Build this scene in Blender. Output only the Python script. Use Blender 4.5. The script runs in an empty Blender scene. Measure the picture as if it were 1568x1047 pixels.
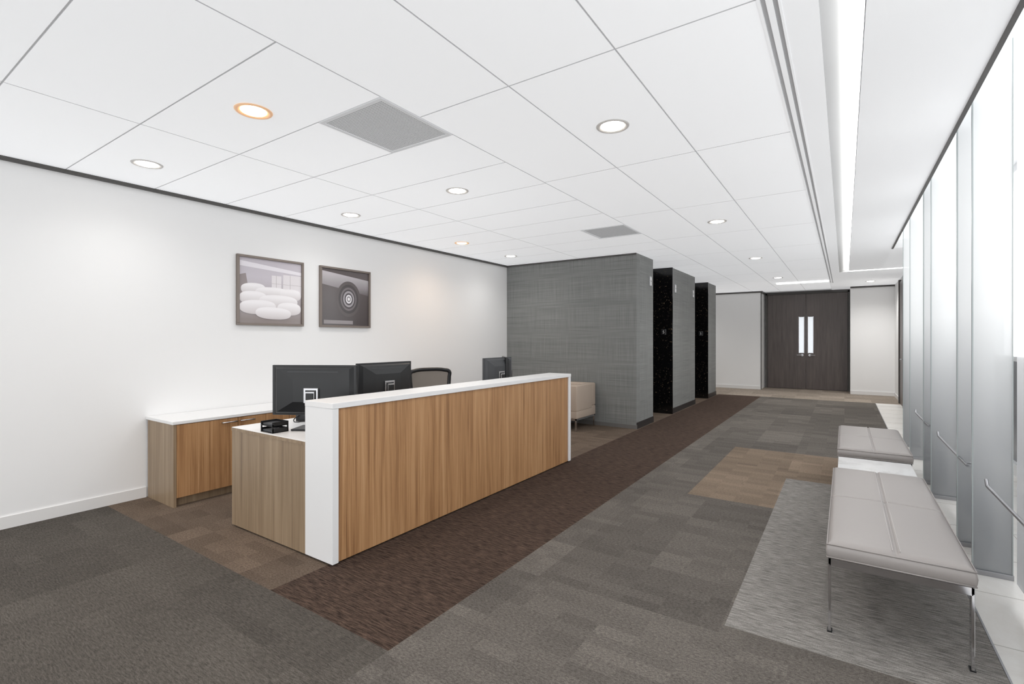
import bpy, bmesh, math, random
from mathutils import Vector, Matrix
random.seed(4)
sc = bpy.context.scene
H = 2.75            # ceiling height
XW = -5.15          # left wall
# ------------------------------------------------------------------ materials
def new_mat(name):
    m = bpy.data.materials.new(name); m.use_nodes = True
    nt = m.node_tree
    return m, nt, nt.nodes['Principled BSDF']
def s2l(c):
    return tuple(((v/255.0)/12.92 if v/255.0 <= 0.04045 else ((v/255.0+0.055)/1.055)**2.4) for v in c)+(1,)
def plain(name, rgb, rough=0.5, metal=0.0, emis=None, es=0.0, bump=0.0, bscale=80, spec=None, coat=0):
    m, nt, b = new_mat(name)
    b.inputs['Base Color'].default_value = s2l(rgb)
    b.inputs['Roughness'].default_value = rough
    b.inputs['Metallic'].default_value = metal
    if spec is not None: b.inputs['Specular IOR Level'].default_value = spec
    if coat: b.inputs['Coat Weight'].default_value = coat
    if emis:
        b.inputs['Emission Color'].default_value = s2l(emis); b.inputs['Emission Strength'].default_value = es
    tc = nt.nodes.new('ShaderNodeTexCoord')
    n = nt.nodes.new('ShaderNodeTexNoise'); n.inputs['Scale'].default_value = bscale; n.inputs['Detail'].default_value = 3
    nt.links.new(tc.outputs['Object'], n.inputs['Vector'])
    if bump:
        bp = nt.nodes.new('ShaderNodeBump'); bp.inputs['Strength'].default_value = bump; bp.inputs['Distance'].default_value = 0.002
        nt.links.new(n.outputs['Fac'], bp.inputs['Height']); nt.links.new(bp.outputs['Normal'], b.inputs['Normal'])
    else:
        n.inputs['Scale'].default_value = 3
        mr = nt.nodes.new('ShaderNodeMapRange'); mr.inputs['To Min'].default_value = max(0, rough-0.02); mr.inputs['To Max'].default_value = min(1, rough+0.02)
        nt.links.new(n.outputs['Fac'], mr.inputs['Value']); nt.links.new(mr.outputs['Result'], b.inputs['Roughness'])
    return m
def N(nt, t, **kw):
    n = nt.nodes.new(t)
    for k, v in kw.items():
        setattr(n, k, v)
    return n
def carpet(name, rgb, rgb2, streak=(10, 90, 10), tilevar=0.12, tile=0.5, contrast=0.5, fine=0.25):
    m, nt, b = new_mat(name); L = nt.links.new
    tc = N(nt, 'ShaderNodeTexCoord')
    sn = N(nt, 'ShaderNodeVectorMath', operation='SNAP'); sn.inputs[1].default_value = (tile, tile, 10)
    L(tc.outputs['Object'], sn.inputs[0])
    wn = N(nt, 'ShaderNodeTexWhiteNoise', noise_dimensions='2D'); L(sn.outputs[0], wn.inputs['Vector'])
    mr = N(nt, 'ShaderNodeMapRange'); mr.inputs['To Min'].default_value = 1-tilevar; mr.inputs['To Max'].default_value = 1+tilevar
    L(wn.outputs['Value'], mr.inputs['Value'])
    mp = N(nt, 'ShaderNodeMapping'); mp.inputs['Scale'].default_value = streak; L(tc.outputs['Object'], mp.inputs['Vector'])
    n1 = N(nt, 'ShaderNodeTexNoise'); n1.inputs['Scale'].default_value = 1.0; n1.inputs['Detail'].default_value = 4; n1.inputs['Roughness'].default_value = 0.7
    L(mp.outputs[0], n1.inputs['Vector'])
    cr = N(nt, 'ShaderNodeValToRGB'); cr.color_ramp.elements[0].position = 0.5-0.2*contrast-0.02; cr.color_ramp.elements[1].position = 0.5+0.2*contrast+0.02
    cr.color_ramp.elements[0].color = s2l(rgb); cr.color_ramp.elements[1].color = s2l(rgb2)
    L(n1.outputs['Fac'], cr.inputs['Fac'])
    # soft patches inside each tile (woven block pattern)
    sn2 = N(nt, 'ShaderNodeVectorMath', operation='SNAP'); sn2.inputs[1].default_value = (tile/2.5, tile/6, 10)
    L(tc.outputs['Object'], sn2.inputs[0])
    wn2 = N(nt, 'ShaderNodeTexWhiteNoise', noise_dimensions='2D'); L(sn2.outputs[0], wn2.inputs['Vector'])
    mr3 = N(nt, 'ShaderNodeMapRange'); mr3.inputs['To Min'].default_value = 1-tilevar*.7; mr3.inputs['To Max'].default_value = 1+tilevar*.7
    L(wn2.outputs['Value'], mr3.inputs['Value'])
    n2 = N(nt, 'ShaderNodeTexNoise'); n2.inputs['Scale'].default_value = 220; n2.inputs['Detail'].default_value = 2; L(tc.outputs['Object'], n2.inputs['Vector'])
    mr2 = N(nt, 'ShaderNodeMapRange'); mr2.inputs['From Min'].default_value = .3; mr2.inputs['From Max'].default_value = .7
    mr2.inputs['To Min'].default_value = 1-fine; mr2.inputs['To Max'].default_value = 1+fine; L(n2.outputs['Fac'], mr2.inputs['Value'])
    mu = N(nt, 'ShaderNodeMath', operation='MULTIPLY'); L(mr.outputs[0], mu.inputs[0]); L(mr2.outputs[0], mu.inputs[1])
    mu2 = N(nt, 'ShaderNodeMath', operation='MULTIPLY'); L(mu.outputs[0], mu2.inputs[0]); L(mr3.outputs[0], mu2.inputs[1])
    vm = N(nt, 'ShaderNodeVectorMath', operation='SCALE'); L(cr.outputs['Color'], vm.inputs[0]); L(mu2.outputs[0], vm.inputs['Scale'])
    L(vm.outputs[0], b.inputs['Base Color'])
    b.inputs['Roughness'].default_value = 0.95; b.inputs['Specular IOR Level'].default_value = 0.15
    bp = N(nt, 'ShaderNodeBump'); bp.inputs['Strength'].default_value = 0.25; bp.inputs['Distance'].default_value = 0.003
    L(n1.outputs['Fac'], bp.inputs['Height']); L(bp.outputs[0], b.inputs['Normal'])
    return m
def wood(name, stops, scale=(24, 24, 0.8), rough=0.42, bump=0.08):
    m, nt, b = new_mat(name); L = nt.links.new
    tc = N(nt, 'ShaderNodeTexCoord')
    mp = N(nt, 'ShaderNodeMapping'); mp.inputs['Scale'].default_value = scale; L(tc.outputs['Object'], mp.inputs['Vector'])
    n1 = N(nt, 'ShaderNodeTexNoise'); n1.inputs['Scale'].default_value = 1; n1.inputs['Detail'].default_value = 6; n1.inputs['Roughness'].default_value = 0.62; n1.inputs['Distortion'].default_value = 0.25
    L(mp.outputs[0], n1.inputs['Vector'])
    mp2 = N(nt, 'ShaderNodeMapping'); mp2.inputs['Scale'].default_value = tuple(s*6 if s > 5 else s*2 for s in scale); L(tc.outputs['Object'], mp2.inputs['Vector'])
    n2 = N(nt, 'ShaderNodeTexNoise'); n2.inputs['Scale'].default_value = 1; n2.inputs['Detail'].default_value = 3; L(mp2.outputs[0], n2.inputs['Vector'])
    mx = N(nt, 'ShaderNodeMath', operation='MULTIPLY_ADD'); mx.inputs[1].default_value = 0.35; L(n2.outputs['Fac'], mx.inputs[0])
    ms = N(nt, 'ShaderNodeMath', operation='MULTIPLY'); ms.inputs[1].default_value = 0.65; L(n1.outputs['Fac'], ms.inputs[0]); L(ms.outputs[0], mx.inputs[2])
    cr = N(nt, 'ShaderNodeValToRGB'); e = cr.color_ramp.elements
    e[0].position = stops[0][0]; e[0].color = s2l(stops[0][1]); e[1].position = stops[-1][0]; e[1].color = s2l(stops[-1][1])
    for p, c in stops[1:-1]:
        k = e.new(p); k.color = s2l(c)
    L(mx.outputs[0], cr.inputs['Fac']); L(cr.outputs['Color'], b.inputs['Base Color'])
    b.inputs['Roughness'].default_value = rough
    bp = N(nt, 'ShaderNodeBump'); bp.inputs['Strength'].default_value = bump; bp.inputs['Distance'].default_value = 0.002
    L(n2.outputs['Fac'], bp.inputs['Height']); L(bp.outputs[0], b.inputs['Normal'])
    return m
def fabric_wall(name, a, c):
    m, nt, b = new_mat(name); L = nt.links.new
    tc = N(nt, 'ShaderNodeTexCoord')
    fs = []
    for sc_ in ((1.5, 1.5, 140), (160, 160, 2.0), (0.35, 0.35, 14)):
        mp = N(nt, 'ShaderNodeMapping'); mp.inputs['Scale'].default_value = sc_; L(tc.outputs['Object'], mp.inputs['Vector'])
        n = N(nt, 'ShaderNodeTexNoise'); n.inputs['Scale'].default_value = 1; n.inputs['Detail'].default_value = 2; L(mp.outputs[0], n.inputs['Vector']); fs.append(n)
    a1 = N(nt, 'ShaderNodeMath', operation='ADD'); L(fs[0].outputs['Fac'], a1.inputs[0]); L(fs[1].outputs['Fac'], a1.inputs[1])
    a2 = N(nt, 'ShaderNodeMath', operation='MULTIPLY_ADD'); L(fs[2].outputs['Fac'], a2.inputs[0]); a2.inputs[1].default_value = 0.4; L(a1.outputs[0], a2.inputs[2])
    mr = N(nt, 'ShaderNodeMapRange'); mr.inputs['From Min'].default_value = 0.75; mr.inputs['From Max'].default_value = 1.65; L(a2.outputs[0], mr.inputs['Value'])
    cr = N(nt, 'ShaderNodeValToRGB'); cr.color_ramp.elements[0].color = s2l(a); cr.color_ramp.elements[1].color = s2l(c)
    L(mr.outputs[0], cr.inputs['Fac']); L(cr.outputs['Color'], b.inputs['Base Color'])
    b.inputs['Roughness'].default_value = 0.6
    bp = N(nt, 'ShaderNodeBump'); bp.inputs['Strength'].default_value = 0.1; bp.inputs['Distance'].default_value = 0.001
    L(a1.outputs[0], bp.inputs['Height']); L(bp.outputs[0], b.inputs['Normal'])
    return m
def marble(name, base, vein, scale=3.0, rough=0.12, lo=0.62, hi=0.72):
    m, nt, b = new_mat(name); L = nt.links.new
    tc = N(nt, 'ShaderNodeTexCoord')
    n = N(nt, 'ShaderNodeTexNoise'); n.inputs['Scale'].default_value = scale; n.inputs['Detail'].default_value = 8; n.inputs['Roughness'].default_value = 0.75; n.inputs['Distortion'].default_value = 0.6
    L(tc.outputs['Object'], n.inputs['Vector'])
    cr = N(nt, 'ShaderNodeValToRGB'); cr.color_ramp.elements[0].position = lo; cr.color_ramp.elements[1].position = hi
    cr.color_ramp.elements[0].color = s2l(base); cr.color_ramp.elements[1].color = s2l(vein)
    L(n.outputs['Fac'], cr.inputs['Fac']); L(cr.outputs['Color'], b.inputs['Base Color']); b.inputs['Roughness'].default_value = rough
    return m
def frosted(name, top, bottom, transp=0.35):
    m = bpy.data.materials.new(name); m.use_nodes = True; nt = m.node_tree; L = nt.links.new
    for n in list(nt.nodes): nt.nodes.remove(n)
    out = N(nt, 'ShaderNodeOutputMaterial')
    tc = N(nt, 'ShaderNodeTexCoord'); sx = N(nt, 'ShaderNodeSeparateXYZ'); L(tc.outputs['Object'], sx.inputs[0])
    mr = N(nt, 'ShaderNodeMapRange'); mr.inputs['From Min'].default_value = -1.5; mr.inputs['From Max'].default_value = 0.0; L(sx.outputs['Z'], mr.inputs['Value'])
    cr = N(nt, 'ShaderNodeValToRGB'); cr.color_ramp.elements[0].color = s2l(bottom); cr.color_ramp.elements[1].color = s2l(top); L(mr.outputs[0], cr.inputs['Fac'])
    tl = N(nt, 'ShaderNodeBsdfTranslucent'); df = N(nt, 'ShaderNodeBsdfDiffuse'); tr = N(nt, 'ShaderNodeBsdfTransparent'); gl = N(nt, 'ShaderNodeBsdfGlossy')
    gl.inputs['Roughness'].default_value = 0.15
    L(cr.outputs[0], tl.inputs[0]); L(cr.outputs[0], df.inputs[0])
    m1 = N(nt, 'ShaderNodeMixShader'); m1.inputs[0].default_value = 0.45; L(tl.outputs[0], m1.inputs[1]); L(df.outputs[0], m1.inputs[2])
    m2 = N(nt, 'ShaderNodeMixShader'); m2.inputs[0].default_value = transp; L(m1.outputs[0], m2.inputs[1]); L(tr.outputs[0], m2.inputs[2])
    m3 = N(nt, 'ShaderNodeMixShader'); m3.inputs[0].default_value = 0.06; L(m2.outputs[0], m3.inputs[1]); L(gl.outputs[0], m3.inputs[2])
    L(m3.outputs[0], out.inputs[0])
    return m
def emit(name, rgb, s):
    return plain(name, (255, 255, 255), 0.5, emis=rgb, es=s)

M_wall = plain('wall_paint', (241, 241, 241), 0.6, bump=0.03, bscale=200)
# white ceiling finishes with glow added in place of fill and bounced light
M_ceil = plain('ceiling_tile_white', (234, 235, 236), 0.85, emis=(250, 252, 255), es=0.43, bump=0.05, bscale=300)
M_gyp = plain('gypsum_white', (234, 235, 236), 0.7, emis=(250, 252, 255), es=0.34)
M_gypcold = plain('gypsum_bright', (236, 237, 238), 0.7, emis=(250, 252, 255), es=0.30)  # weaker added glow for the ceiling along the windows
M_vent = plain('vent_grey', (178, 178, 179), 0.6, emis=(250, 252, 255), es=0.28)  # glow added to lift the vent's tone; it is no lamp
M_grid = plain('ceiling_grid', (206, 206, 207), 0.6, emis=(250, 252, 255), es=0.14)  # slight added glow keeps the grid lines from going dark
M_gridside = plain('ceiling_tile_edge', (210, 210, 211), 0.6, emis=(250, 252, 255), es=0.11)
for m_ in (M_ceil, M_gyp, M_vent, M_gypcold, M_grid, M_gridside):
    try: m_.cycles.emission_sampling = 'NONE'
    except Exception: pass
M_trimdark = plain('dark_trim', (78, 76, 74), 0.5)
M_base = plain('baseboard_white', (232, 231, 230), 0.4)
M_baseblk = plain('baseboard_dark', (45, 43, 43), 0.4)
M_white = plain('white_laminate', (238, 238, 238), 0.35)
M_grey = fabric_wall('grey_woven_wallcover', (100, 102, 101), (150, 151, 149))
M_blkmarble = marble('black_marble', (16, 16, 17), (150, 130, 105), 26, 0.12, 0.60, 0.68)
M_whmarble = marble('white_marble', (240, 240, 240), (196, 194, 192), 3.5, 0.1, 0.5, 0.75)
M_stone = marble('white_stone_floor', (236, 234, 230), (220, 215, 208), 1.3, 0.3, 0.4, 0.7)
M_wood = wood('desk_wood', [(0.32, (126, 89, 58)), (0.44, (162, 120, 81)), (0.54, (182, 139, 97)), (0.68, (200, 160, 119))])
M_woodg = wood('desk_wood_grey', [(0.30, (118, 98, 78)), (0.45, (142, 121, 97)), (0.58, (158, 137, 112)), (0.72, (174, 154, 128))])
M_door = wood('door_dark_wood', [(0.3, (74, 66, 64)), (0.5, (90, 81, 78)), (0.7, (106, 96, 92))], (16, 16, 1.2), 0.35)
M_black = plain('black_plastic', (22, 23, 25), 0.35)
M_black2 = plain('charcoal_plastic', (62, 64, 67), 0.4)
M_screen = plain('screen_glass', (10, 11, 14), 0.08)
M_silver = plain('silver_metal', (190, 190, 192), 0.25, 1.0)
M_chrome = plain('chrome', (215, 215, 218), 0.08, 1.0)
M_steel = plain('brushed_steel', (165, 165, 168), 0.35, 1.0)
M_leather = plain('grey_leather', (162, 156, 153), 0.36, bump=0.15, bscale=160)
M_beige = plain('beige_leather', (184, 168, 153), 0.45, bump=0.15, bscale=160)
M_mesh = plain('mesh_fabric', (140, 132, 124), 0.8, bump=0.5, bscale=500)
M_cloth = plain('chair_cloth', (35, 35, 37), 0.9, bump=0.3, bscale=400)
M_frame = plain('picture_frame_brown', (128, 118, 111), 0.35, 0.4)
M_ventd = plain('vent_slot', (110, 110, 111), 0.7, emis=(250, 252, 255), es=0.12)  # perforations share the vent's added glow
M_slotd = plain('slot_grey', (190, 190, 191), 0.7, emis=(250, 252, 255), es=0.10)  # slot lightened by a little added glow
M_bronze = plain('elevator_door_bronze', (48, 44, 42), 0.25, 0.8)
M_mull = plain('mullion_white', (225, 226, 228), 0.35)
M_spand = plain('spandrel_grey', (96, 99, 104), 0.25)
M_lite = plain('door_glass', (200, 208, 214), 0.05, emis=(235, 240, 245), es=0.65)  # reflected brightness put in as glow; the glass is no lamp
M_led = emit('led_strip', (255, 255, 252), 7)
M_lampc = emit('lamp_cool', (255, 247, 236), 20)
M_lampw = emit('lamp_warm', (255, 206, 150), 16)
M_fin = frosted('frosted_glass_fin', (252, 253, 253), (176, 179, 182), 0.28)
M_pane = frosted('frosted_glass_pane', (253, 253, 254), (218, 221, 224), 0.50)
M_glassedge = plain('glass_edge', (176, 184, 184), 0.2)
C_grey = carpet('carpet_grey', (76, 72, 68), (116, 110, 104), (60, 110, 10), 0.16, 0.5, 0.8)
C_near = carpet('carpet_near_grey', (62, 58, 54), (98, 93, 87), (26, 150, 10), 0.10, 0.61, 0.8)
C_brown = carpet('carpet_brown', (82, 70, 60), (115, 101, 89), (60, 110, 10), 0.18, 0.5, 0.8)
C_dark = carpet('carpet_dark_stripe', (38, 30, 26), (92, 75, 65), (12, 110, 10), 0.03, 0.5, 0.6)
C_light = carpet('carpet_light_stripe', (96, 93, 90), (162, 158, 153), (12, 105, 10), 0.03, 0.5, 0.7)
C_tan = carpet('carpet_tan', (108, 94, 81), (142, 126, 110), (60, 110, 10), 0.18, 0.5, 0.8)
C_far = carpet('carpet_far', (128, 117, 106), (164, 153, 141), (20, 50, 10), 0.14, 0.5, 0.6)

# ------------------------------------------------------------------ geometry helpers
def link(o, parent=None):
    sc.collection.objects.link(o)
    if parent: o.parent = parent
    return o
def empty(name, loc=(0, 0, 0), rz=0):
    e = bpy.data.objects.new(name, None); e.empty_display_size = 0.1
    e.location = loc; e.rotation_euler = (0, 0, rz); sc.collection.objects.link(e); return e
def box(name, x0, x1, y0, y1, z0, z1, mat, parent=None, bev=0.0, seg=2, world=False):
    """box given in parent's space (world=True: world numbers, parent unrotated)"""
    off = Vector(parent.location) if (world and parent) else Vector((0, 0, 0))
    c = Vector(((x0+x1)/2, (y0+y1)/2, (z0+z1)/2))
    bm = bmesh.new(); bmesh.ops.create_cube(bm, size=1)
    bmesh.ops.scale(bm, vec=(abs(x1-x0), abs(y1-y0), abs(z1-z0)), verts=bm.verts)
    if bev: bmesh.ops.bevel(bm, geom=bm.edges[:], offset=bev, segments=seg, profile=0.5, affect='EDGES')
    me = bpy.data.meshes.new(name); bm.to_mesh(me); bm.free(); me.materials.append(mat)
    if bev and seg > 2:
        for p in me.polygons: p.use_smooth = True
    o = bpy.data.objects.new(name, me); o.location = c-off
    return link(o, parent)
def multi(name, boxes, mat, parent=None, bev=0.0, side=None):
    bm = bmesh.new()
    for (x0, x1, y0, y1, z0, z1) in boxes:
        r = bmesh.ops.create_cube(bm, size=1)
        vs = r['verts']
        bmesh.ops.scale(bm, vec=(x1-x0, y1-y0, z1-z0), verts=vs)
        bmesh.ops.translate(bm, vec=((x0+x1)/2, (y0+y1)/2, (z0+z1)/2), verts=vs)
    if bev: bmesh.ops.bevel(bm, geom=bm.edges[:], offset=bev, segments=1, affect='EDGES')
    me = bpy.data.meshes.new(name); bm.to_mesh(me); bm.free(); me.materials.append(mat)
    if side:
        me.materials.append(side)
        for p in me.polygons: p.material_index = 0 if p.normal.z < -.9 else 1
    return link(bpy.data.objects.new(name, me), parent)
def cyl(name, r, z0, z1, x, y, mat, parent=None, r2=None, seg=32, rot=None, bev=0):
    bm = bmesh.new(); bmesh.ops.create_cone(bm, cap_ends=True, segments=seg, radius1=r, radius2=r if r2 is None else r2, depth=z1-z0)
    me = bpy.data.meshes.new(name); bm.to_mesh(me); bm.free(); me.materials.append(mat)
    for p in me.polygons: p.use_smooth = len(p.vertices) == 4
    o = bpy.data.objects.new(name, me); o.location = (x, y, (z0+z1)/2)
    if rot: o.rotation_euler = rot
    return link(o, parent)
def tube(name, pts, r, mat, parent=None, cyclic=False, smooth=True, res=6):
    cu = bpy.data.curves.new(name, 'CURVE'); cu.dimensions = '3D'; cu.bevel_depth = r; cu.bevel_resolution = res; cu.use_fill_caps = True
    if smooth:
        sp = cu.splines.new('BEZIER'); sp.bezier_points.add(len(pts)-1)
        for p, c in zip(sp.bezier_points, pts):
            p.co = c; p.handle_left_type = p.handle_right_type = 'AUTO'
    else:
        sp = cu.splines.new('POLY'); sp.points.add(len(pts)-1)
        for p, c in zip(sp.points, pts): p.co = (*c, 1)
    sp.use_cyclic_u = cyclic; cu.materials.append(mat)
    return link(bpy.data.objects.new(name, cu), parent)
def poly(name, verts, faces, mat, parent=None):
    me = bpy.data.meshes.new(name); me.from_pydata(verts, [], faces); me.materials.append(mat)
    return link(bpy.data.objects.new(name, me), parent)

# ------------------------------------------------------------------ floor
xs = [-9, XW, -2.657, -1.70, -1.18, -.487, .565, 1.7]
ys = [-4.2, 1.52, 2.58, 4.59, 5.656, 6.95, 13.4, 16.6]
mats = [C_grey, C_near, C_brown, C_dark, C_light, C_tan, C_far, M_stone]
def region(x, y):
    if x > .565: return 7 if y < 13.4 else 6
    if y > 13.4: return 6
    if x > -.487 and 2.58 < y < 5.656: return 4
    if x > -1.18 and 4.59 < y < 6.95: return 5
    if -2.657 < x < -1.70 and y > 1.52: return 3
    if x < -2.657 and y > 1.52: return 2
    if y < 1.52: return 1 if x < -1.70 else 0
    return 0
vv = [(x, y, 0) for y in ys for x in xs]; ff = []; mi = []
for j in range(len(ys)-1):
    for i in range(len(xs)-1):
        a = j*len(xs)+i; ff.append((a, a+1, a+1+len(xs), a+len(xs))); mi.append(region((xs[i]+xs[i+1])/2, (ys[j]+ys[j+1])/2))
nb = len(vv)
vv += [(x, y, -0.12) for x, y in ((-9, -4.2), (1.7, -4.2), (1.7, 16.6), (-9, 16.6))]
ff.append((nb+3, nb+2, nb+1, nb)); mi.append(0)
fl = poly('floor', vv, ff, mats[0])
for m in mats[1:]: fl.data.materials.append(m)
for p, k in zip(fl.data.polygons, mi): p.material_index = k
# stone joints
multi('trim_floor_joints', [(.565, 1.45, y, y+.004, 0, .0015) for y in [k*0.61-3.6 for k in range(28)]]+[(1.0, 1.004, -4, 13.4, 0, .0015)], plain('joint_grey', (196, 192, 186), .5))
multi('trim_carpet_edge', [(.559, .567, -4, 13.4, 0, .004)], M_steel)

# ------------------------------------------------------------------ walls
box('wall_left', XW-.15, XW, -4.2, 7.6, 0, 3.2, M_wall)
box('baseboard_left', XW, XW+.012, -4.2, 1.80, 0, .09, M_base)
box('trim_ceiling_left', XW, XW+.03, -4.2, 7.45, H-.028, H, M_trimdark)
box('wall_lobby_end', XW, -2.69, 7.45, 7.6, 0, 3.0, M_grey)
box('trim_ceiling_lobby_end', XW+.03, -2.69, 7.43, 7.45, H-.02, H, M_trimdark)
multi('wall_elevator', [(-3.14, -2.69, 7.6, 8.25, 0, 3.0), (-3.14, -2.69, 9.345, 11.07, 0, 3.0), (-3.14, -2.69, 12.255, 13.16, 0, 3.0),
                        (-5.15, -3.16, 13.0, 13.16, 0, 3.0)], M_grey)
multi('wall_elevator_shaft', [(-3.3, -3.17, 7.6, 13.0, 0, 3.0)], M_blkmarble)
multi('baseboard_elevator', [(-2.69, -2.678, 7.45, 8.25, 0, .10), (-2.69, -2.678, 9.345, 11.07, 0, .10), (-2.69, -2.678, 12.255, 13.16, 0, .10)], M_baseblk)
box('baseboard_lobby_end', XW, -2.678, 7.438, 7.45, 0, .06, plain('baseboard_grey', (110, 108, 106), .5))
for k, (a, b_) in enumerate(((8.25, 9.32), (11.07, 12.23))):
    e = empty('elevator_door', (-3.14, (a+b_)/2, 0))
    w = (b_-a)/2
    box('panel_near', -.03, .0, -w+.03, -.004, 0, 2.2, M_bronze, e, .003)
    box('panel_far', -.03, .0, .004, w-.0, 0, 2.2, M_bronze, e, .003)
    box('header', -.03, .02, -w+.03, w, 2.2, 2.75, M_blkmarble, e)
    box('jamb_far', 0.0, .47, w, w+.025, 0, H, M_blkmarble, e)
    box('jamb_near', 0.0, .44, -w, -w+.02, 0, H, M_blkmarble, e)
    box('floor_plaque', .26, .35, w-.006, w, 1.49, 1.59, M_steel, e, .002)
    box('plaque_face', .265, .345, w-.008, w-.005, 1.495, 1.585, M_black, e)
    cu = bpy.data.curves.new('numeral', 'FONT'); cu.body = '5'; cu.size = .08; cu.extrude = .001; cu.align_x = 'CENTER'; cu.materials.append(M_white)
    t = bpy.data.objects.new('numeral', cu); t.location = (.305, w-.010, 1.512); t.rotation_euler = (math.pi/2, 0, 0); link(t, e)
for y in (8.1, 9.55, 10.9):
    e = empty('elevator_hall_lantern', (-2.69, y, 2.45))
    box('plate', 0, .012, -.05, .05, -.16, .0, M_silver, e, .004)
    box('lens_up', .012, .018, -.03, .03, -.07, -.015, M_white, e, .002)
    box('lens_down', .012, .018, -.03, .03, -.145, -.09, M_white, e, .002)
# far walls
box('wall_far_left', -9, -1.94, 15.3, 15.45, 0, 3.0, M_wall)
box('wall_far_right', .125, 1.45, 15.3, 15.45, 0, 3.0, M_wall)
multi('wall_door_alcove', [(-2.09, -1.94, 15.45, 16.2, 0, 3.0), (.125, .275, 15.45, 16.2, 0, 3.0), (-1.94, .125, 16.14, 16.3, 0, 3.0)], M_wall)
box('wall_far_west', -9.1, -9, 13.0, 15.45, 0, 3.0, M_wall)
box('wall_corridor_north', -9, -5.15, 13.0, 13.16, 0, 3.0, M_wall)
multi('baseboard_far', [(-9, -1.94, 15.285, 15.3, 0, .09), (.125, 1.03, 15.285, 15.3, 0, .09)], M_base)
multi('trim_far', [(-9, -1.94, 15.28, 15.3, H-.04, H), (.125, 1.03, 15.28, 15.3, H-.04, H), (-1.94, -1.90, 15.27, 16.04, H-.04, H),
                   (-1.94, -1.925, 15.29, 15.33, 0.0, H-.04)], M_trimdark)
# right side far wall
box('wall_right_far', 1.03, 1.18, 9.2, 15.3, 0, 3.2, M_wall)
box('wall_right_return', 1.18, 1.6, 9.05, 9.2, 0, 3.2, M_wall)
box('baseboard_right', 1.018, 1.03, 9.2, 15.3, 0, .09, M_base)
# wood door on the right wall
e = empty('door_side', (1.03, 13.2, 0))
box('leaf', -.03, 0, -.45, .45, 0, 2.65, M_door, e, .003)
box('frame_near', -.05, 0, -.5, -.45, 0, 2.7, M_trimdark, e)
box('frame_far', -.05, 0, .45, .5, 0, 2.7, M_trimdark, e)
box('handle', -.09, -.03, -.38, -.36, .98, 1.0, M_silver, e)

# double doors
e = empty('door_double', (-.893, 16.04, 0))
W2 = .965
box('frame_left', -W2-.05, -W2, -.03, .1, 0, 2.72, M_trimdark, e)
box('frame_right', W2, W2+.05, -.03, .1, 0, 2.72, M_trimdark, e)
box('frame_head', -W2-.05, W2+.05, -.03, .1, 2.68, 2.75, M_trimdark, e)
for s, nm in ((-1, 'left'), (1, 'right')):
    x0, x1 = sorted((s*.004, s*(W2-.003)))
    lx0, lx1 = sorted((s*.05, s*.17))
    parts = [(x0, lx0, 0, .04, .01, 2.677), (lx1, x1, 0, .04, .01, 2.677), (lx0, lx1, 0, .04, .01, 1.02), (lx0, lx1, 0, .04, 2.03, 2.677)]
    multi('leaf_'+nm, parts, M_door, e)
    box('vision_glass_'+nm, lx0, lx1, .01, .03, 1.02, 2.03, M_lite, e)
    multi('vision_frame_'+nm, [(lx0-.008, lx0+.004, -.006, .0, 1.01, 2.04), (lx1-.004, lx1+.008, -.006, .0, 1.01, 2.04)], M_silver, e)
    cyl('rose_'+nm, .03, -.006, .006, s*.09, -.008, M_silver, e, rot=(math.pi/2, 0, 0)).location.z = .96
    tube('lever_'+nm, [(s*.09, -.01, .96), (s*.09, -.06, .96), (s*.12, -.065, .96), (s*.22, -.065, .96)], .010, M_silver, e, smooth=False)
box('wall_behind_vision', -1.94, .125, 16.3, 16.4, 0, 3.0, M_wall)

# ------------------------------------------------------------------ ceiling
tiles = []
g = .0042
yl = [1.25+.61*k for k in range(-9, 25)]
yl = [v for v in yl if v < 15.9]
xl = [XW, -3.66, -2.14]
vents = [(-2.715, -2.14, 1.86, 2.47), (-2.715, -2.14, 5.52, 6.13)]
for i in range(2):
    for j in range(len(yl)-1):
        x0, x1, y0, y1 = xl[i]+g, xl[i+1]-g, yl[j]+g, yl[j+1]-g
        for v in vents:
            if i == 1 and abs((y0+y1)/2-(v[2]+v[3])/2) < .2: x1 = v[0]-g
        if x0 < x1: tiles.append((x0, x1, y0, y1, H, H+.015))
xr = [-2.14, -1.485, -.885, -.285]
yr = [2.165+1.5*k for k in range(-4, 10)]
for i in range(3):
    for j in range(len(yr)-1):
        tiles.append((xr[i]+g, xr[i+1]-g, yr[j]+g, yr[j+1]-g, H, H+.015))
tiles = [(a, b, c, min(d, 16.13), e_, H+.007) for a, b, c, d, e_, f in tiles if c < 15.9]
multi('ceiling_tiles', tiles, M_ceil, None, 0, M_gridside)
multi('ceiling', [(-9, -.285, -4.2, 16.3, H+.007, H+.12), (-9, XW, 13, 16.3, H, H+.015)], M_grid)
# linear slot diffuser
e = empty('ceiling_slot_diffuser', (-.25, 0, H))
box('back', -.037, .037, -4.2, 14.0, .012, .05, M_slotd, e)
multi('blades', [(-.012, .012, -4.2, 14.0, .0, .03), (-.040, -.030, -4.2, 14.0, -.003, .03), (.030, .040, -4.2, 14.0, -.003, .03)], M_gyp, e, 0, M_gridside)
CE = 11.9
M_side = plain('gypsum_side', (236, 236, 236), 0.7)
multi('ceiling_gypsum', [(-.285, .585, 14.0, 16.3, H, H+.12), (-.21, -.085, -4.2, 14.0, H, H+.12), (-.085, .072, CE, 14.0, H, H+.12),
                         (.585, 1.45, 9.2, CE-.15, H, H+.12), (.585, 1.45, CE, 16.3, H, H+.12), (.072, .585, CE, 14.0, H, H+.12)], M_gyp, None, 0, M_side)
multi('ceiling_gypsum_perimeter', [(.072, .585, -4.2, CE-.15, H, H+.12)], M_gypcold, None, 0, M_side)
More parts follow.
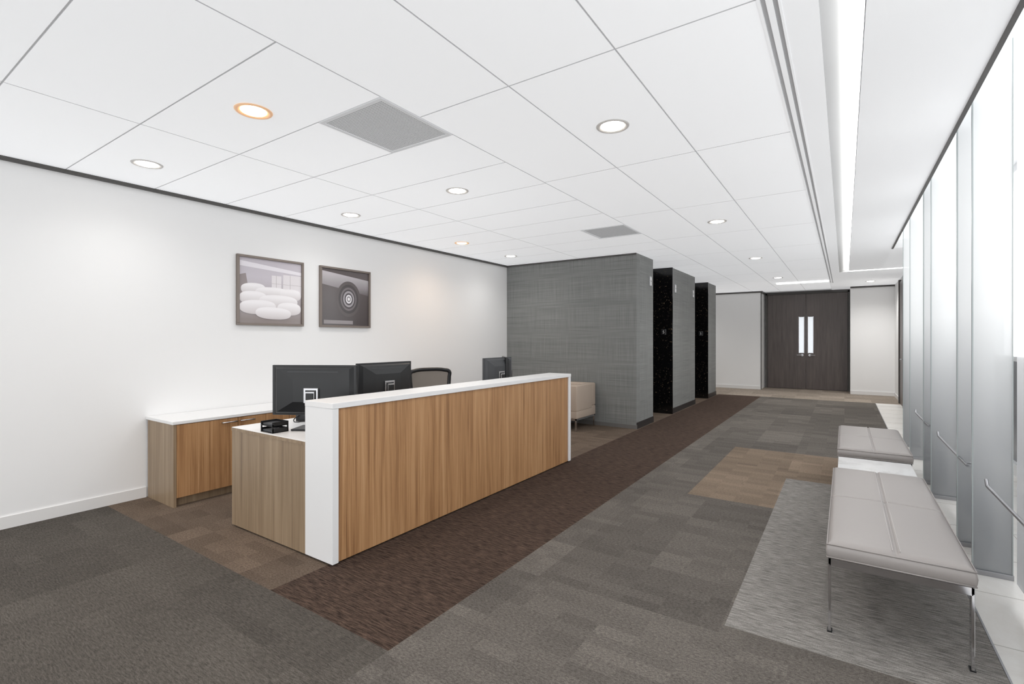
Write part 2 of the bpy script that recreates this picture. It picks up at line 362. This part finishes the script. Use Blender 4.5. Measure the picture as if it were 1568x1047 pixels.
multi('ceiling_slot_cap', [(-.285, -.21, -4.2, 14.0, H+.06, H+.12)], M_side)
# light cove with sloped side
M_cove = plain('cove_white', (216, 217, 218), 0.7)
poly('ceiling_cove', [(-.085, -4.2, H), (.005, -4.2, H+.03), (.005, CE, H+.03), (-.085, CE, H),
                      (.072, -4.2, H), (.072, CE, H), (.072, -4.2, H+.05), (.072, CE, H+.05), (.005, -4.2, H+.05), (.005, CE, H+.05)],
     [(0, 1, 2, 3), (1, 8, 9, 2), (8, 6, 7, 9), (4, 6, 7, 5)], M_cove)
box('cove_light_strip', .014, .066, -4.2, CE-.15, H+.005, H+.02, M_led)
box('cove_light_strip', .014, 1.0, CE-.11, CE-.05, H+.005, H+.02, M_led)
box('ceiling_linear_light', -1.35, -.30, 13.3, 13.42, H-.03, H+.001, emit('linear_lamp', (255, 255, 255), 3))
# high ceiling over stone strip
box('ceiling_perimeter', .5, 1.7, -4.2, 9.2, 3.2, 3.3, M_gypcold)
box('trim_ceiling_edge', .580, .600, -4.2, 9.2, H-.012, H+.10, M_trimdark)
box('wall_bulkhead_right', .56, .60, -4.2, 9.2, H+.1, 3.2, M_side)

# vents
for v in vents:
    e = empty('ceiling_air_vent', ((v[0]+v[1])/2, (v[2]+v[3])/2, H))
    w = (v[1]-v[0])/2-.004; h = (v[3]-v[2])/2-.004
    multi('frame', [(-w, w, -h, -h+.025, -.004, .012), (-w, w, h-.025, h, -.004, .012), (-w, -w+.025, -h+.025, h-.025, -.004, .012), (w-.025, w, -h+.025, h-.025, -.004, .012)], M_vent, e)
    box('perforated_plate', -w+.025, w-.025, -h+.025, h-.025, .0, .01, M_vent, e)
    nn = 40
    dots = []
    for i in range(nn):
        for j in range(nn):
            x = -w+.035+(2*w-.07)*i/(nn-1); y = -h+.035+(2*h-.07)*j/(nn-1)
            dots.append((x-.0032, x+.0032, y-.0032, y+.0032, -.0008, .001))
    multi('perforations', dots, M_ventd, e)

# downlights
DL = [(-2.896, 1.554, 1), (-4.448, 1.563, 0), (-1.216, 2.937, 0), (-2.915, 3.424, 0), (-4.438, 3.441, 0), (-4.443, 5.316, 1), (-4.482, 6.594, 0),
      (-1.208, 5.982, 0), (-1.222, 9.03, 0), (-1.207, 12.17, 0), (-1.21, -.1, 0), (-2.9, -.35, 0), (-4.44, -.35, 0), (-4.4, 14.3, 0), (.5, 14.1, 0)]  # last two: unseen extra downlights added to brighten the far end
M_ring = plain('lamp_trim_white', (200, 199, 197), .4, emis=(255, 250, 244), es=.12)  # faint glow added so the ring does not read dark
M_ringw = plain('lamp_trim_warm', (226, 196, 168), .4, emis=(255, 190, 130), es=.30)  # lamp's warm halo painted into the ring's colour and glow
for x, y, warm in DL:
    e = empty('ceiling_downlight', (x, y, H))
    bm = bmesh.new()
    prof = [(.104, -.001), (.100, -.006), (.088, -.007), (.074, -.001), (.070, .0)]
    rings = []
    for r, z in prof:
        rings.append([bm.verts.new((r*math.cos(2*math.pi*k/40), r*math.sin(2*math.pi*k/40), z)) for k in range(40)])
    for a, b_ in zip(rings, rings[1:]):
        for k in range(40):
            f = bm.faces.new((a[k], a[(k+1) % 40], b_[(k+1) % 40], b_[k])); f.smooth = True
    me = bpy.data.meshes.new('trim_ring'); bm.to_mesh(me); bm.free(); me.materials.append(M_ringw if warm else M_ring)
    link(bpy.data.objects.new('trim_ring', me), e)
    bm = bmesh.new(); bmesh.ops.create_uvsphere(bm, u_segments=32, v_segments=12, radius=.070)
    bmesh.ops.scale(bm, vec=(1, 1, .16), verts=bm.verts)
    me = bpy.data.meshes.new('lens'); bm.to_mesh(me); bm.free(); me.materials.append(M_lampw if warm else M_lampc)
    o = bpy.data.objects.new('lens', me); o.location = (0, 0, -.002); link(o, e)
    li = bpy.data.lights.new('bulb', 'SPOT'); li.energy = 21 if y < 8 else 110; li.spot_size = math.radians(155); li.spot_blend = 1; li.shadow_soft_size = .09
    if warm: li.energy = 30
    li.color = (1, .76, .56) if warm else (1, .98, .95)
    lo = bpy.data.objects.new('bulb', li); lo.location = (0, 0, -.030); link(lo, e)

# ------------------------------------------------------------------ window wall + frosted fins (right)
ymull = [-4.2+1.524*k for k in range(10)]
for k, y in enumerate(ymull[:-1]):
    y1 = min(ymull[k+1], 9.05)
    e = empty('window_%d' % (k+1), (1.5, (y+y1)/2, 0)); h = (y1-y)/2
    box('mullion', -.05, .05, -h, -h+.06, 0, 3.2, M_mull, e, .003)
    box('sill', -.05, .05, -h+.06, h, 0, .12, M_mull, e)
    box('transom', -.03, .03, -h+.06, h, 1.17, 1.22, M_mull, e)
    box('head', -.05, .05, -h+.06, h, 3.12, 3.2, M_mull, e)
    box('spandrel_pane', -.01, .01, -h+.06, h, .12, 1.17, M_spand, e)
fins = [2.3, 2.78, 4.0, 4.48, 5.70, 6.20, 7.4, 8.2]
e = empty('frosted_glass_screen', (.72, 5.5, 0))
for k, y in enumerate(fins):
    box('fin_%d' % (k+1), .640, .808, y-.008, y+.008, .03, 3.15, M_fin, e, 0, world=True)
    box('fin_edge_%d' % (k+1), .634, .640, y-.009, y+.009, .03, 3.15, M_glassedge, e, 0, world=True)
    box('fin_edge_back_%d' % (k+1), .808, .812, y-.009, y+.009, .03, 3.15, M_glassedge, e, 0, world=True)
    box('shoe_%d' % (k+1), .630, .814, y-.016, y+.016, 0, .03, M_steel, e, .002, world=True)
for a, b_ in ((2.5, 3.67), (4.2, 5.35), (5.9, 6.9)):
    tube('rail', [(.645-.72, a-5.5, .60), (.645-.72, b_-5.5, .60), (.645-.72, b_-5.5+.03, .63)], .008, M_steel, e, smooth=False)
    tube('rail_bracket', [(.645-.72, a-5.5+.1, .60), (.765-.72, a-5.5+.1, .60)], .006, M_steel, e, smooth=False)
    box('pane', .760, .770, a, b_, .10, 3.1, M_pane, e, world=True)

# rear of room (behind the camera): open window wall, added for fill light
mm = empty('window_rear', (-2, -4.2, 0))
multi('mullions', [(x-.03, x+.03, -.05, .05, 0, H) for x in (-3.1, -1.6, 0, 1.4, 2.9)]+[(-3.15, 3.6, -.05, .05, 0, .1), (-3.15, 3.6, -.05, .05, H-.1, H)], M_mull, mm)

# ------------------------------------------------------------------ reception desk
D = empty('reception_desk', (-2.75, 3.47, 0))
def db(n, *a, **k): return box(n, *a[:6], a[6], D, world=True, **k)
Y0, Y1 = 1.885, 5.06; T = 1.006
db('end_panel_near', -2.89, -2.605, Y0, Y0+.045, .012, T-.035, M_white, bev=.002)
db('end_panel_far', -2.89, -2.605, Y1-.05, Y1, .012, T-.035, M_white, bev=.002)
db('counter_top', -2.89, -2.602, Y0-.002, Y1+.002, T-.035, T, M_white, bev=.002)
wf = db('front_wood_panel', -2.645, -2.618, Y0+.045, Y1-.05, .012, T-.035, M_wood)
db('inner_panel', -2.86, -2.84, Y0+.045, Y1-.05, .05, T-.035, M_woodg)
db('work_surface', -3.82, -2.89, Y0+.0, Y1-.05, .715, .742, M_white, bev=.002)
db('side_panel_near', -3.82, -2.89, Y0+.002, Y0+.03, .012, .715, M_woodg)
db('side_panel_far', -3.82, -2.89, Y1-.08, Y1-.05, .012, .715, M_woodg)
db('pedestal', -3.80, -3.35, Y0+.03, Y0+.45, .06, .715, M_woodg)
db('pedestal_far', -3.80, -3.35, Y1-.5, Y1-.08, .06, .715, M_woodg)
db('surface_edge_band', -3.823, -2.89, Y0-.001, Y0+.001, .715, .738, M_woodg)
for k, (x, y) in enumerate(((-2.85, Y0+.03), (-2.65, Y0+.03), (-3.78, Y0+.03), (-2.85, Y1-.03), (-2.65, Y1-.03), (-3.78, Y1-.07))):
    cyl('glide_%d' % k, .018, 0, .014, x+2.75, y-3.47, M_silver, D)

# ------------------------------------------------------------------ credenza
Cr = empty('credenza', (-4.87, 3.35, 0))
def cb(n, *a, **k): return box(n, *a[:6], a[6], Cr, world=True, **k)
c0, c1 = 1.81, 4.85; cx = -4.615
cb('carcass', XW+.02, cx-.02, c0, c1, .07, .69, M_woodg)
cb('plinth', XW+.02, cx-.05, c0+.01, c1-.02, 0, .07, M_woodg)
cb('end_panel', XW+.02, cx, c0-.002, c0+.02, .0, .69, M_woodg)
cb('top', XW+.005, cx+.01, c0-.012, c1+.01, .69, .715, M_white, bev=.002)
nd = 6; dw = (c1-c0-.02)/nd
for k in range(nd):
    a = c0+.02+k*dw
    cb('door_%d' % (k+1), cx-.02, cx, a+.002, a+dw-.002, .075, .685, M_wood, bev=.001)
    hx = a+dw-.14 if k % 2 == 0 else a+.02
    tube('pull_%d' % (k+1), [(cx+4.87, hx-3.35, .655), (cx+4.87+.028, hx-3.35, .655), (cx+4.87+.028, hx+.12-3.35, .655), (cx+4.87, hx+.12-3.35, .655)], .006, M_silver, Cr, smooth=False)

# ------------------------------------------------------------------ monitors
def monitor(x, y, rz, w=.61, h=.355, top=1.20, base_z=.743, mat=M_black):
    """local: screen width along X, back of monitor faces -Y"""
    e = empty('computer_monitor', (x, y, base_z), rz)
    t = top-base_z; b = t-h
    box('bezel', -w/2, w/2, -.012, .012, b, t, mat, e, .004)
    box('screen', -w/2+.014, w/2-.014, .011, .0135, b+.018, t-.014, M_screen, e)
    v = []
    for yy, k in ((-.012, .94), (-.035, .86), (-.050, .45)):
        for sx, sz in ((-1, -1), (1, -1), (1, 1), (-1, 1)):
            v.append((sx*w/2*k, yy, (b+t)/2+sz*h/2*k))
    f = []
    for r in (0, 4):
        for i in range(4): f.append((r+i, r+(i+1) % 4, r+4+(i+1) % 4, r+4+i))
    f.append((8, 9, 10, 11))
    poly('back_housing', v, f, mat, e)
    multi('vent_slots', [(-w*.3, w*.3, -.040, -.030, t-.05-.012*i, t-.046-.012*i) for i in range(3)], M_black2, e)
    c = (b+t)/2-.035
    box('vesa_plate', -.055, .055, -.066, -.048, c-.055, c+.055, M_silver, e, .003)
    box('vesa_inner', -.040, .040, -.070, -.064, c-.045, c+.040, M_black, e, .002)
    box('neck', -.035, .035, -.082, -.064, .01, c+.03, M_silver, e, .003)
    box('neck_cover', -.028, .028, -.088, -.080, .01, c+.02, M_black, e, .002)
    box('base', -.12, .12, -.125, .06, 0, .014, M_black, e, .005)
    return e
monitor(-3.25, 2.20, math.radians(30), w=.64, top=1.21, h=.37)
monitor(-3.34, 2.95, math.radians(90), w=.61, top=1.20)
monitor(-3.34, 4.64, math.radians(90), w=.55, top=1.19, mat=M_black2)
monitor(-3.42, 4.90, math.radians(131), w=.44, h=.30, top=1.19)

# phone and tray behind near end
p = empty('desk_phone', (-3.60, 2.40, .743), math.radians(35))
poly('body', [(-.10, -.05, 0), (.10, -.05, 0), (.10, .10, 0), (-.10, .10, 0), (-.10, -.05, .05), (.10, -.05, .05), (.10, .10, .02), (-.10, .10, .02)],
     [(0, 3, 2, 1), (4, 5, 6, 7), (0, 1, 5, 4), (1, 2, 6, 5), (2, 3, 7, 6), (3, 0, 4, 7)], M_black, p)
box('handset', -.095, -.05, -.06, .11, .045, .068, M_black2, p, .01, 3)
tube('cord', [(-.07, -.06, .05), (-.10, -.09, .01), (-.03, -.10, .006), (.04, -.06, .01)], .004, M_black, p)
t = empty('paper_tray', (-3.38, 1.965, .743), math.radians(0))
for k in range(2):
    z = .0+.045*k
    multi('tier_%d' % (k+1), [(-.075, .075, -.06, .06, z, z+.004), (-.075, -.071, -.06, .06, z, z+.03), (.071, .075, -.06, .06, z, z+.03), (-.075, .075, .056, .06, z, z+.03)], M_black, t)
    box('papers_%d' % (k+1), -.065, .065, -.05, .05, z+.005, z+.018, M_black2, t)
multi('posts', [(x-.004, x+.004, y-.004, y+.004, 0, .06) for x in (-.071, .071) for y in (-.056, .056)], M_black, t)

# ------------------------------------------------------------------ office chair (front = +Y local)
ch = empty('office_chair', (-4.13, 4.52, 0), math.radians(-112))
for k in range(5):
    a = 2*math.pi*k/5+.3
    tube('base_arm_%d' % (k+1), [(.03*math.cos(a), .03*math.sin(a), .10), (.27*math.cos(a), .27*math.sin(a), .075)], .018, M_black, ch, smooth=False)
    cyl('caster_%d' % (k+1), .027, -.02, .02, .27*math.cos(a), .27*math.sin(a), M_black, ch, rot=(math.pi/2, 0, a)).location.z = .028
cyl('gas_lift', .028, .08, .42, 0, 0, M_steel, ch)
cyl('hub', .05, .07, .13, 0, 0, M_black, ch)
box('mechanism', -.10, .10, -.12, .12, .40, .44, M_black, ch, .01)
box('seat', -.25, .25, -.24, .25, .44, .52, M_cloth, ch, .035, 4)
nx, nz = 14, 12; v = []; f = []
def bp_(u, w_):   # u -1..1, w_ 0..1
    hw = .24+.04*w_ - .05*max(0, w_-.8)
    return (u*hw, -.27+.05*u*u-.04*math.sin(w_*math.pi)*0.6-.06*w_, .56+.455*w_-.035*(abs(u)**4)*w_)
for j in range(nz+1):
    for i in range(nx+1): v.append(bp_(-1+2*i/nx, j/nz))
for j in range(nz):
    for i in range(nx):
        a = j*(nx+1)+i; f.append((a, a+1, a+nx+2, a+nx+1))
mb = poly('mesh_back', v, f, M_mesh, ch)
md = mb.modifiers.new('th', 'SOLIDIFY'); md.thickness = .006
rim = [bp_(-1+2*i/8, 0) for i in range(9)]+[bp_(1, j/6) for j in range(1, 7)]+[bp_(1-2*i/8, 1) for i in range(1, 9)]+[bp_(-1, 1-j/6) for j in range(1, 6)]
tube('back_frame', rim, .024, M_black, ch, cyclic=True)
tube('back_support', [(0, -.05, .42), (0, -.25, .44), (0, -.34, .55), (0, -.33, .72)], .02, M_black, ch)
for s in (-1, 1):
    tube('arm_post', [(s*.22, .0, .46), (s*.29, .0, .48), (s*.29, .0, .66)], .014, M_black, ch)
    box('arm_pad', s*.29-.035, s*.29+.035, -.12, .13, .66, .685, M_black, ch, .01, 3)

# ------------------------------------------------------------------ beige armchair (front = -Y)
ac = empty('lounge_armchair', (-3.74, 7.04, 0))
box('seat_base', -.39, .39, -.34, .34, .19, .34, M_beige, ac, .015, 3)
box('seat_cushion', -.27, .27, -.345, .20, .34, .45, M_beige, ac, .03, 4)
box('back', -.39, .39, .17, .345, .34, .70, M_beige, ac, .025, 4)
box('arm_left', -.395, -.27, -.345, .20, .30, .70, M_beige, ac, .02, 4)
box('arm_right', .27, .395, -.345, .20, .30, .70, M_beige, ac, .02, 4)
multi('frame_rails', [(-.38, .38, -.335, -.315, .165, .19), (-.38, .38, .315, .335, .165, .19), (-.38, -.36, -.335, .335, .165, .19), (.36, .38, -.335, .335, .165, .19)], M_chrome, ac)
for k, (sx, sy) in enumerate(((-1, -1), (1, -1), (1, 1), (-1, 1))):
    box('leg_%d' % (k+1), sx*.37-.012, sx*.37+.012, sy*.325-.012, sy*.325+.012, 0, .17, M_chrome, ac, .002)

# ------------------------------------------------------------------ benches
M_stitch = plain('stitch', (200, 195, 192), .6)
def bench(y0, y1, x0=-.065, x1=.455, zt=.44):
    cxm, cym = (x0+x1)/2, (y0+y1)/2
    e = empty('upholstered_bench', (cxm, cym, 0)); w = (x1-x0)/2; l = (y1-y0)/2
    th = .085
    v = []; f = []
    def axis(a):
        pts = [0, .003, .006, .010, .016, .03]
        n_ = 12
        pts += [.03+(a-.06)*k/n_ for k in range(1, n_+1)]
        pts += [a-.02, a-.012, a-.006, a-.002, a]
        pts = sorted(set(round(p_, 5) for p_ in pts))
        return [-p_ for p_ in reversed(pts[1:])]+pts
    ax, ay = axis(w), axis(l); nx_, ny_ = len(ax), len(ay)
    def hgt(x, y):
        edge = min(w-abs(x), l-abs(y)); z = zt-.016*math.exp(-edge/.012)
        for q in (x, y): z -= .007*math.exp(-(q/.007)**2)
        return z+.004*(1-(x/w)**2)*(1-(y/l)**2)
    for y in ay:
        for x in ax: v.append((x, y, hgt(x, y)))
    for j in range(ny_-1):
        for i in range(nx_-1):
            a = j*nx_+i; f.append((a, a+1, a+nx_+1, a+nx_))
    ring = list(range(nx_))+[j*nx_+nx_-1 for j in range(1, ny_)]+[(ny_-1)*nx_+i for i in range(nx_-2, -1, -1)]+[j*nx_ for j in range(ny_-2, 0, -1)]
    prev = ring
    for dz, push in ((.028, .006), (.045, .009), (.07, .006), (th, -.004)):
        cur = []
        for r in ring:
            X, Y, Z = v[r]
            sx = 1 if X > w-1e-4 else (-1 if X < -w+1e-4 else 0); sy = 1 if Y > l-1e-4 else (-1 if Y < -l+1e-4 else 0)
            v.append((X+sx*push, Y+sy*push, zt-dz)); cur.append(len(v)-1)
        n = len(ring)
        for k in range(n): f.append((prev[k], cur[k], cur[(k+1) % n], prev[(k+1) % n]))
        prev = cur
    f.append(tuple(reversed(prev)))
    o = poly('cushion', v, f, M_leather, e)
    for p_ in o.data.polygons: p_.use_smooth = True
    zb = zt-th
    for z in (zt-.018, zt-th+.006):
        tube('piping', [(-w-.004, -l-.004, z), (w+.004, -l-.004, z), (w+.004, l+.004, z), (-w-.004, l+.004, z)], .004, M_leather, e, cyclic=True, smooth=False)
    multi('stitching', [(s*.014-.001, s*.014+.001, -l+.02, l-.02, zt-.001, zt+.0035) for s in (-1, 1)], M_stitch, e)
    multi('frame', [(-w+.005, w-.005, -l, -l+.012, zb-.035, zb), (-w+.005, w-.005, l-.012, l, zb-.035, zb),
                    (-w, -w+.012, -l, l, zb-.03, zb), (w-.012, w, -l, l, zb-.03, zb), (-w, w, -.02, .02, zb-.02, zb-.005)], M_chrome, e, .001)
    for k, (sx, sy) in enumerate(((-1, -1), (1, -1), (1, 1), (-1, 1))):
        X = sx*(w-.006); Y = sy*(l-.02)
        box('leg_%d' % (k+1), X-.006, X+.006, Y-.02, Y+.02, .006, zb, M_chrome, e, .002)
        box('foot_%d' % (k+1), X-.010, X+.010, Y-.02, Y+.02, 0, .006, M_black, e)
    return e
bench(2.80, 4.46)
bench(5.28, 6.66, x0=-.045, x1=.47)
tb = empty('marble_side_table', (.205, 4.90, 0))
box('top', -.25, .25, -.30, .30, .345, .37, M_whmarble, tb, .003)
multi('frame', [(-.24, .24, -.29, -.275, .32, .345), (-.24, .24, .275, .29, .32, .345), (-.24, -.225, -.29, .29, .32, .345), (.225, .24, -.29, .29, .32, .345)], M_chrome, tb)
for k, (sx, sy) in enumerate(((-1, -1), (1, -1), (1, 1), (-1, 1))):
    box('leg_%d' % (k+1), sx*.232-.008, sx*.232+.008, sy*.28-.008, sy*.28+.008, 0, .32, M_chrome, tb, .001)

# ------------------------------------------------------------------ framed pictures
def disc(name, cy, cz, ry, rz, x, mat, parent, rot=0, power=2.0):
    v = []; n = 64
    for k in range(n):
        a = 2*math.pi*k/n; c, s = math.cos(a), math.sin(a)
        yy = ry*math.copysign(abs(c)**(2/power), c); zz = rz*math.copysign(abs(s)**(2/power), s)
        v.append((x, cy+yy*math.cos(rot)-zz*math.sin(rot), cz+yy*math.sin(rot)+zz*math.cos(rot)))
    return poly(name, v, [tuple(range(n))], mat, parent)
def shade(name, a, b_, z0, z1, axis='Z'):
    m, nt, b = new_mat(name); L = nt.links.new
    tc = N(nt, 'ShaderNodeTexCoord'); sx = N(nt, 'ShaderNodeSeparateXYZ'); L(tc.outputs['Object'], sx.inputs[0])
    mr = N(nt, 'ShaderNodeMapRange'); mr.inputs['From Min'].default_value = z0; mr.inputs['From Max'].default_value = z1; L(sx.outputs[axis], mr.inputs['Value'])
    cr = N(nt, 'ShaderNodeValToRGB'); cr.color_ramp.elements[0].color = s2l(a); cr.color_ramp.elements[1].color = s2l(b_); L(mr.outputs[0], cr.inputs['Fac'])
    L(cr.outputs[0], b.inputs['Base Color']); b.inputs['Roughness'].default_value = .12
    return m
def frame(y0, y1, z0, z1):
    e = empty('framed_picture', (XW, (y0+y1)/2, (z0+z1)/2)); w = (y1-y0)/2; h = (z1-z0)/2; b = .024
    multi('frame', [(0, .035, -w, w, h-b, h), (0, .035, -w, w, -h, -h+b), (0, .035, -w, -w+b, -h+b, h-b), (0, .035, w-b, w, -h+b, h-b)], M_frame, e, .002)
    return e, w-b, h-b
e, w, h = frame(2.58, 3.325, 1.548, 2.275)
# photo print: big white rounded cushions filling the lower half, bright windows behind
box('backing', .002, .015, -w, w, -h, h, shade('art1_bg', (140, 129, 126), (200, 194, 202), -.3, .15), e)
poly('art_glow', [(.0152, -w, h*.74), (.0152, w, h*.62), (.0152, w, h*.72), (.0152, -w, h*.90)], [(0, 1, 2, 3)], plain('art_glow', (232, 228, 234), .3), e)
multi('art_window', [(.0154, .0157, .00, .11, .0, .18), (.0154, .0157, .13, w, .0, .20)], plain('art_window', (226, 221, 224), .3), e)
multi('art_window_bars', [(.0158, .0161, .05, .056, .0, .18), (.0158, .0161, .21, .216, .0, .20), (.0158, .0161, .00, w, .09, .094)], plain('art_bars', (192, 186, 188), .3), e)
poly('art_shadow', [(.0159, -w, -.05), (.0159, -w*.70, -.02), (.0159, -w*.80, h*.52), (.0159, -w, h*.46)], [(0, 1, 2, 3)], plain('art_shadow', (150, 140, 140), .3), e)
pw = [(-.20, .02, .13, .06, .1), (.02, -.01, .20, .06, 0), (.22, -.02, .13, .065, 0), (-.20, -.075, .15, .07, 0), (.08, -.10, .22, .07, 0), (-.15, -.17, .20, .075, .05),
      (.20, -.175, .14, .07, 0), (.02, -.23, .20, .065, -.05)]
for k, (cy, cz, ry, rz, ro) in enumerate(pw):
    cy = max(-w+ry*.9, min(w-ry*.98, cy)); cz = max(-h+rz+.001, cz)
    ry = min(ry, w-abs(cy)-.002)
    disc('art_cushion_%d' % k, cy, cz, ry, rz, .0164+.0006*k, shade('art_cush_%d' % k, (204, 197, 198), (243, 240, 242), cz-rz, cz+rz*.6), e, ro*.5, 2.5)
e, w, h = frame(3.537, 4.28, 1.548, 2.275)
box('backing', .002, .015, -w, w, -h, h, shade('art2_bg', (74, 66, 66), (100, 92, 92), -.3, .34), e)
poly('art_light_sweep', [(.0155, -w, h*.45), (.0155, w, h*.15), (.0155, w, h*.72), (.0155, -w, h*.92)], [(0, 1, 2, 3)], shade('art_sweep', (112, 105, 107), (196, 191, 195), h*.2, h*.85), e)
for k, (r, c) in enumerate(((.22, (88, 80, 80)), (.18, (66, 60, 60)), (.145, (112, 104, 106)), (.12, (66, 60, 62)), (.10, (160, 154, 158)), (.075, (72, 66, 70)), (.055, (228, 225, 229)), (.036, (130, 124, 128)), (.020, (240, 238, 240)))):
    disc('art_ring_%d' % k, .04, -.01, r*.82, r, .0160+.0005*k, plain('art_ring_%d' % k, c, .15), e)
box('art_floor_shine', .0152, .0156, -w*.9, w*.3, -h*.95, -h*.82, plain('art_shine', (150, 144, 146), .2), e)

# ------------------------------------------------------------------ world + camera
wd = bpy.data.worlds.new('World'); sc.world = wd; wd.use_nodes = True
bg = wd.node_tree.nodes['Background']; bg.inputs['Color'].default_value = (.97, .985, 1, 1); bg.inputs['Strength'].default_value = 2.5
cam = bpy.data.cameras.new('camera'); co = bpy.data.objects.new('camera', cam); sc.collection.objects.link(co)
cam.sensor_width = 36; cam.sensor_fit = 'HORIZONTAL'; cam.lens = 753/1568*36; cam.shift_y = -4/1568; cam.clip_start = .02
co.location = (0, 0, 1.4); co.rotation_euler = (math.pi/2, 0, math.radians(34.06))
sc.camera = co
sc.view_settings.view_transform = 'Standard'
sc.view_settings.exposure = 0.06
